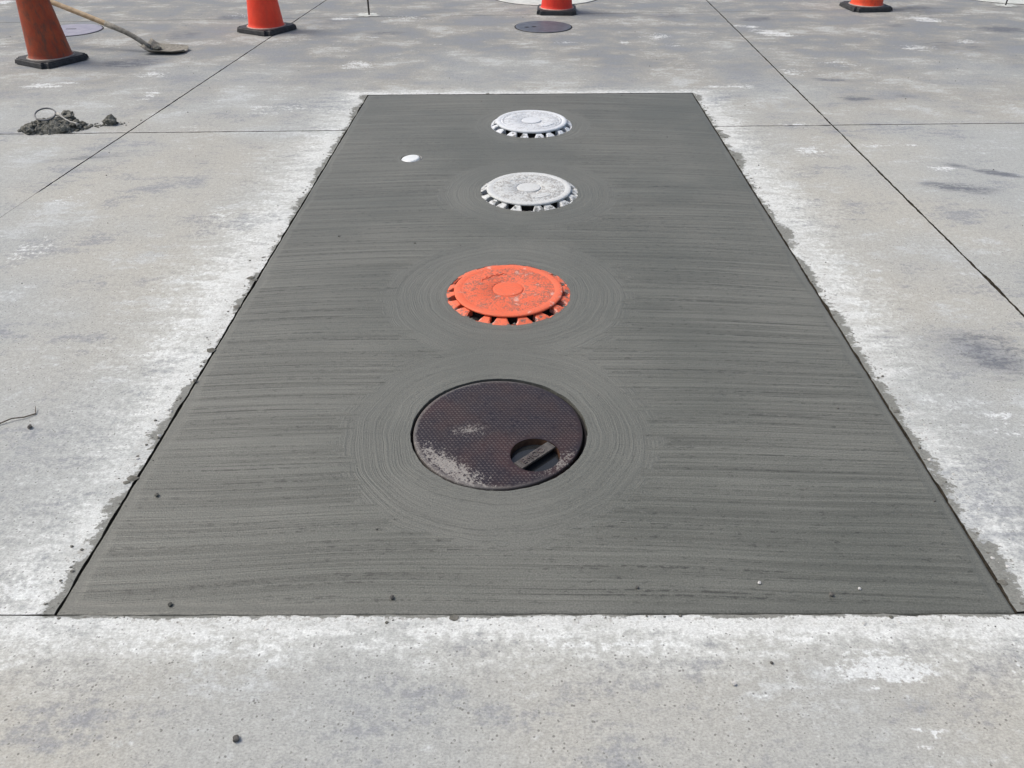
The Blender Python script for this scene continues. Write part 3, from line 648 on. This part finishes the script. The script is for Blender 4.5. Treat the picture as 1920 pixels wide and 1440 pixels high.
# ---------------------------------------------------------------- rubble heap with wire hoop and cord
def make_heap():
    V, F = [], []; n = 46; m = 26
    for j in range(m + 1):
        for i in range(n + 1):
            x = (i / n - .5) * .52; y = (j / m - .5) * .30   # scaled below
            q = 1 - ((x + .01) / .22) ** 2 - (y / .125) ** 2
            sh = max(0, q) ** .6 * (.052 + .030 * math.exp(-((x - .04) / .10) ** 2))
            z = sh + (.020 * mn.noise((x * 22, y * 22, 1)) + .014 * mn.noise((x * 60, y * 60, 2)) + .008 * mn.noise((x * 130, y * 130, 3))) * min(1, max(0, q + .25) * 2.2) - .003 - (.02 if q < -.25 else 0)
            V.append((x, y, z))
    for j in range(m):
        for i in range(n):
            a = j * (n + 1) + i; F.append((a, a + 1, a + n + 2, a + n + 1))
    o = mk('rubble_heap', [(x * .78, y * .85, z * .80) for x, y, z in V], F, M_CLOD, None, False, (-2.735, 4.625, 0), (0, 0, .12))
    tag(o, 'low heap of dark damp mortar rubble on the left slab joint', 'rubble heap', kind='stuff')
    rnd = random.Random(5); V, F = [], []
    for k in range(240):
        a = rnd.uniform(0, 6.283); q = rnd.random() ** .6 * 1.15; x = -2.735 + .178 * q * math.cos(a); y = 4.625 + .10 * q * math.sin(a) + .02 * math.cos(a) * q
        z = max(0, 1 - q * q) ** .6 * .050; s = rnd.uniform(.005, .017)
        bm = rock(s, k * .37, .75, 1, .5); b = len(V)
        V += [(v.co.x + x, v.co.y + y, v.co.z + z + s * .25) for v in bm.verts]; bm.verts.index_update(); F += [tuple(b + v.index for v in f.verts) for f in bm.faces]; bm.free()
    for k in range(70):
        x = rnd.gauss(-2.50, .10); y = 4.68 + (x + 2.5) * .3 + rnd.gauss(0, .035); s = rnd.uniform(.002, .007) * rnd.choice((1, 1, 1.8))
        bm = rock(s, k * .61 + 90, .7, 1, .5); b = len(V)
        V += [(v.co.x + x, v.co.y + y, v.co.z + s * .4) for v in bm.verts]; bm.verts.index_update(); F += [tuple(b + v.index for v in f.verts) for f in bm.faces]; bm.free()
    tag(mk('rubble_crumbs', V, F, M_CLOD), 'small lumps and crumbs over and beside the rubble heap', 'crumbs', kind='stuff')
    for (x, y, z, r, sd, lab) in ((-2.675, 4.70, .050, .042, 1.1, 'knobbly dark mortar clod on top of the rubble heap'),
                                  (-2.425, 4.705, .024, .038, 2.7, 'round dark mortar clod lying apart at the right of the heap'),
                                  (-2.835, 4.545, .022, .036, 3.9, 'damp clod at the front left of the rubble heap'),
                                  (-2.645, 4.565, .020, .036, 5.3, 'long dark clod at the front right of the rubble heap')):
        tag(from_bm('mortar_clod', rock(r, sd, .72, 3, .55), M_CLOD, None, False, (x, y, z)), lab, 'clod', 'mortar clods of the heap')
    pts = [(  .056 * math.cos(a), .056 * math.sin(a), 0) for a in [2 * math.pi * i / 40 for i in range(41)]]
    V, F = tube(pts, .0048, 8); tag(mk('wire_hoop', V, F, M_WIRE, None, True, (-2.768, 4.635, .082), (R(20), R(7), 0)), 'thin grey wire hoop lying tilted on the rubble heap', 'wire hoop')
    pts = [(-2.715, 4.655, .072), (-2.70, 4.645, .080), (-2.68, 4.638, .072), (-2.655, 4.622, .060), (-2.62, 4.610, .045), (-2.588, 4.605, .040), (-2.575, 4.60, .03)]
    V, F = tube(pts, [.008, .010, .007, .0042, .0042, .005, .011], 8)
    tag(mk('dirty_cord', V, F, M_CORD, None, True), 'short pale knotted cord across the rubble heap', 'cord')
make_heap()

# ---------------------------------------------------------------- covers and stakes farther off
def flush_cover(name, c, r, mat, label, slots, rz=0.0, group=None, zt=.006):
    t = empty(name, (*c, 0), rz); tag(t, label, 'manhole cover', group)
    V, F = lathe([(r + .006, .0005), (r + .006, .0024), (r - .004, .0024), (r - .006, .0012)], 96); mk('frame', V, F, M_DARK, t)  # dark ring sheet laid in place of the shaded gap round the lid
    V, F = lathe([(r - .004, .001), (r - .0045, zt - .001), (r - .008, zt), (r * .9, zt + .0004), (.001, zt + .0008)], 96); mk('lid', V, F, mat, t, True)
    for (x, y, a, l, w_) in slots:
        bm = bmesh.new(); bmesh.ops.create_cube(bm, size=1)
        for v in bm.verts: v.co.x *= l; v.co.y *= w_; v.co.z *= .004
        bmesh.ops.bevel(bm, geom=[e for e in bm.edges if abs(e.verts[0].co.z - e.verts[1].co.z) > .001], offset=w_ * .4, segments=3, affect='EDGES')
        from_bm('pick_slot', bm, M_DARK, t, False, (x, y, zt - .0004), (0, 0, a))
flush_cover('steel_cover', (.284, 7.548), .256, M_STEEL, 'flush grey blue steel round cover in front of the red cone', [(-.150, -.045, -.5, .05, .03), (-.085, -.02, -.5, .05, .03)])
flush_cover('steel_cover', (-3.93, 7.40), .265, M_LILAC, 'flush lilac grey round cover half hidden behind the dirty cone', [(-.01, .03, .05, .10, .018)])
flush_cover('tank_lid', (.36, 9.175), .59, M_CHALK, 'large white painted round lid behind the red cone', [(-.50, -.22, .1, .09, .05)])
flush_cover('tank_lid', (5.36, 9.30), .66, M_CHALK, 'large white painted round lid by the right hand stake', [])
def stake(x, y, label, seed, rad=.0085):
    V, F = tube([(x, y, -.01), (x + .003, y, .4), (x + .001, y + .004, 1.05)], [rad, rad, rad * .95], 8)
    tag(mk('marker_stake', V, F, M_ROD, None, True), label, 'stake', 'thin marker stakes')
    loop = ring_loop((x - .01, y - .01), .085, .055, 40, seed); vo, F = holed([((a - x) * 1.25 + x, (b - y) * 1.0 + y) for a, b in loop], [])
    return mk('paint_splash', [(a, b, .0045) for a, b in vo], F, M_CHALK)
tag(stake(-1.378, 8.10, 'thin dark stake between the second cone and the red cone', 3.3), 'white paint splash round the foot of the left stake', 'paint mark')
tag(stake(5.02, 8.60, 'thin dark stake at the far right by the large white lid', 5.1, .007), 'white paint splash round the foot of the right stake', 'paint mark')

# ---------------------------------------------------------------- pebbles, twig, crumbs along the cut
for (x, y, s, sd, mat, lab) in ((-.541, .816, .011, 1, M_PEBBLE, 'dark pebble alone on the pale slab nearest the camera'),
        (-1.438, 1.786, .011, 2, M_PEBBLE, 'dark pebble on the left slab below the dry twig'),
        (-.279, 1.160, .0085, 3, M_PEBBLE, 'dark grey pebble on the near margin of the fresh patch'),
        (-.787, 1.140, .0085, 4, M_MORTAR, 'grey lump at the near left margin of the fresh patch'),
        (.586, 1.203, .006, 5, M_PALE, 'pale chip on the near right of the fresh patch'),
        (.817, 1.186, .0055, 6, M_PALE, 'pale chip nearest the right corner of the fresh patch'),
        (.295, 1.190, .006, 7, M_PEBBLE, 'tiny dark pebble near the middle of the near margin'),
        (.463, .938, .0075, 8, M_PALE, 'pale grey pebble on the slab in front of the patch'),
        (-1.024, 2.024, .011, 9, M_MORTAR, 'dark mortar lump beside the left edge of the patch'),
        (-.952, 1.498, .0085, 10, M_MORTAR, 'small grey lump inside the left edge of the patch'),
        (.745, 1.168, .008, 11, M_PEBBLE, 'dark chip on the near margin right of centre')):
    tag(from_bm('pebble', rock(s * .66, sd * 2.3, .75, 2, .4), mat, None, False, (x, y, s * .55), (0, 0, sd)), lab, 'pebble', 'loose pebbles')
V, F = tube([(-1.60, 1.775, .002), (-1.545, 1.797, .004), (-1.51, 1.822, .009), (-1.48, 1.832, .006), (-1.455, 1.853, .003), (-1.462, 1.868, .006), (-1.468, 1.882, .009)], [.0022, .0022, .002, .002, .0022, .0014, .001], 6)
tag(mk('dry_twig', V, F, M_TWIG, None, True), 'thin dry bent twig on the left slab', 'twig')

def crumbs(name, count, label, mat, seed, spread, smin, smax, flat):
    rnd = random.Random(seed); V, F = [], []
    for k in range(count):
        i = rnd.choices((0, 1, 2, 3), (1.1, 4.4, .2, 4.2))[0]; a, b = PATCH[i], PATCH[(i + 1) % 4]
        u = rnd.random(); p = a + (b - a) * u; d = (b - a).normalized(); nn = Vector((d.y, -d.x))
        if mn.noise((p.x * 2.6, p.y * 2.6, seed)) + rnd.uniform(-.3, .3) < -.05: continue
        off = abs(rnd.gauss(0, spread)) * (.35 if i in (0, 2) else 1) + .006
        p = p + nn * off; s = smin + (smax - smin) * rnd.random() ** 3
        bm = rock(s, k * .713 + seed, flat * rnd.uniform(.7, 1.3), 1, .55); an = rnd.uniform(0, 6.28); bb = len(V)
        V += [(p.x + (v.co.x * math.cos(an) - v.co.y * math.sin(an)) * 1.25, p.y + v.co.x * math.sin(an) + v.co.y * math.cos(an), v.co.z + s * flat * .35) for v in bm.verts]
        bm.verts.index_update(); F += [tuple(bb + v.index for v in f.verts) for f in bm.faces]; bm.free()
    tag(mk(name, V, F, mat), label, 'crumbs', kind='stuff')
crumbs('mortar_crumbs', 520, 'grey mortar crumbs scattered along the edges of the fresh patch', M_MORTAR, 21, .022, .0010, .0046, .7)
crumbs('mortar_smears', 70, 'flat smears of grey mortar stuck beside the edges of the fresh patch', M_MORTAR, 33, .016, .004, .015, .2)
crumbs('cement_flakes', 420, 'white dried cement flakes beside the edges of the fresh patch', M_PALE, 47, .060, .0012, .0060, .5)
def grit(name, n, mat, seed, label, smin, smax, area):
    rnd = random.Random(seed); V, F = [], []
    for k in range(n):
        x = rnd.uniform(*area[0]); y = rnd.uniform(*area[1]); s = smin + (smax - smin) * rnd.random() ** 4
        bm = rock(s, k * .37 + seed, .7, 1, .4); bb = len(V)
        V += [(x + v.co.x, y + v.co.y, v.co.z + s * .4) for v in bm.verts]; bm.verts.index_update(); F += [tuple(bb + v.index for v in f.verts) for f in bm.faces]; bm.free()
    tag(mk(name, V, F, mat), label, 'grit', kind='stuff')
grit('dark_grit', 650, M_PEBBLE, 5, 'tiny dark grit strewn over slabs and patch', .0010, .0048, ((-4.5, 4.5), (.6, 8.5)))
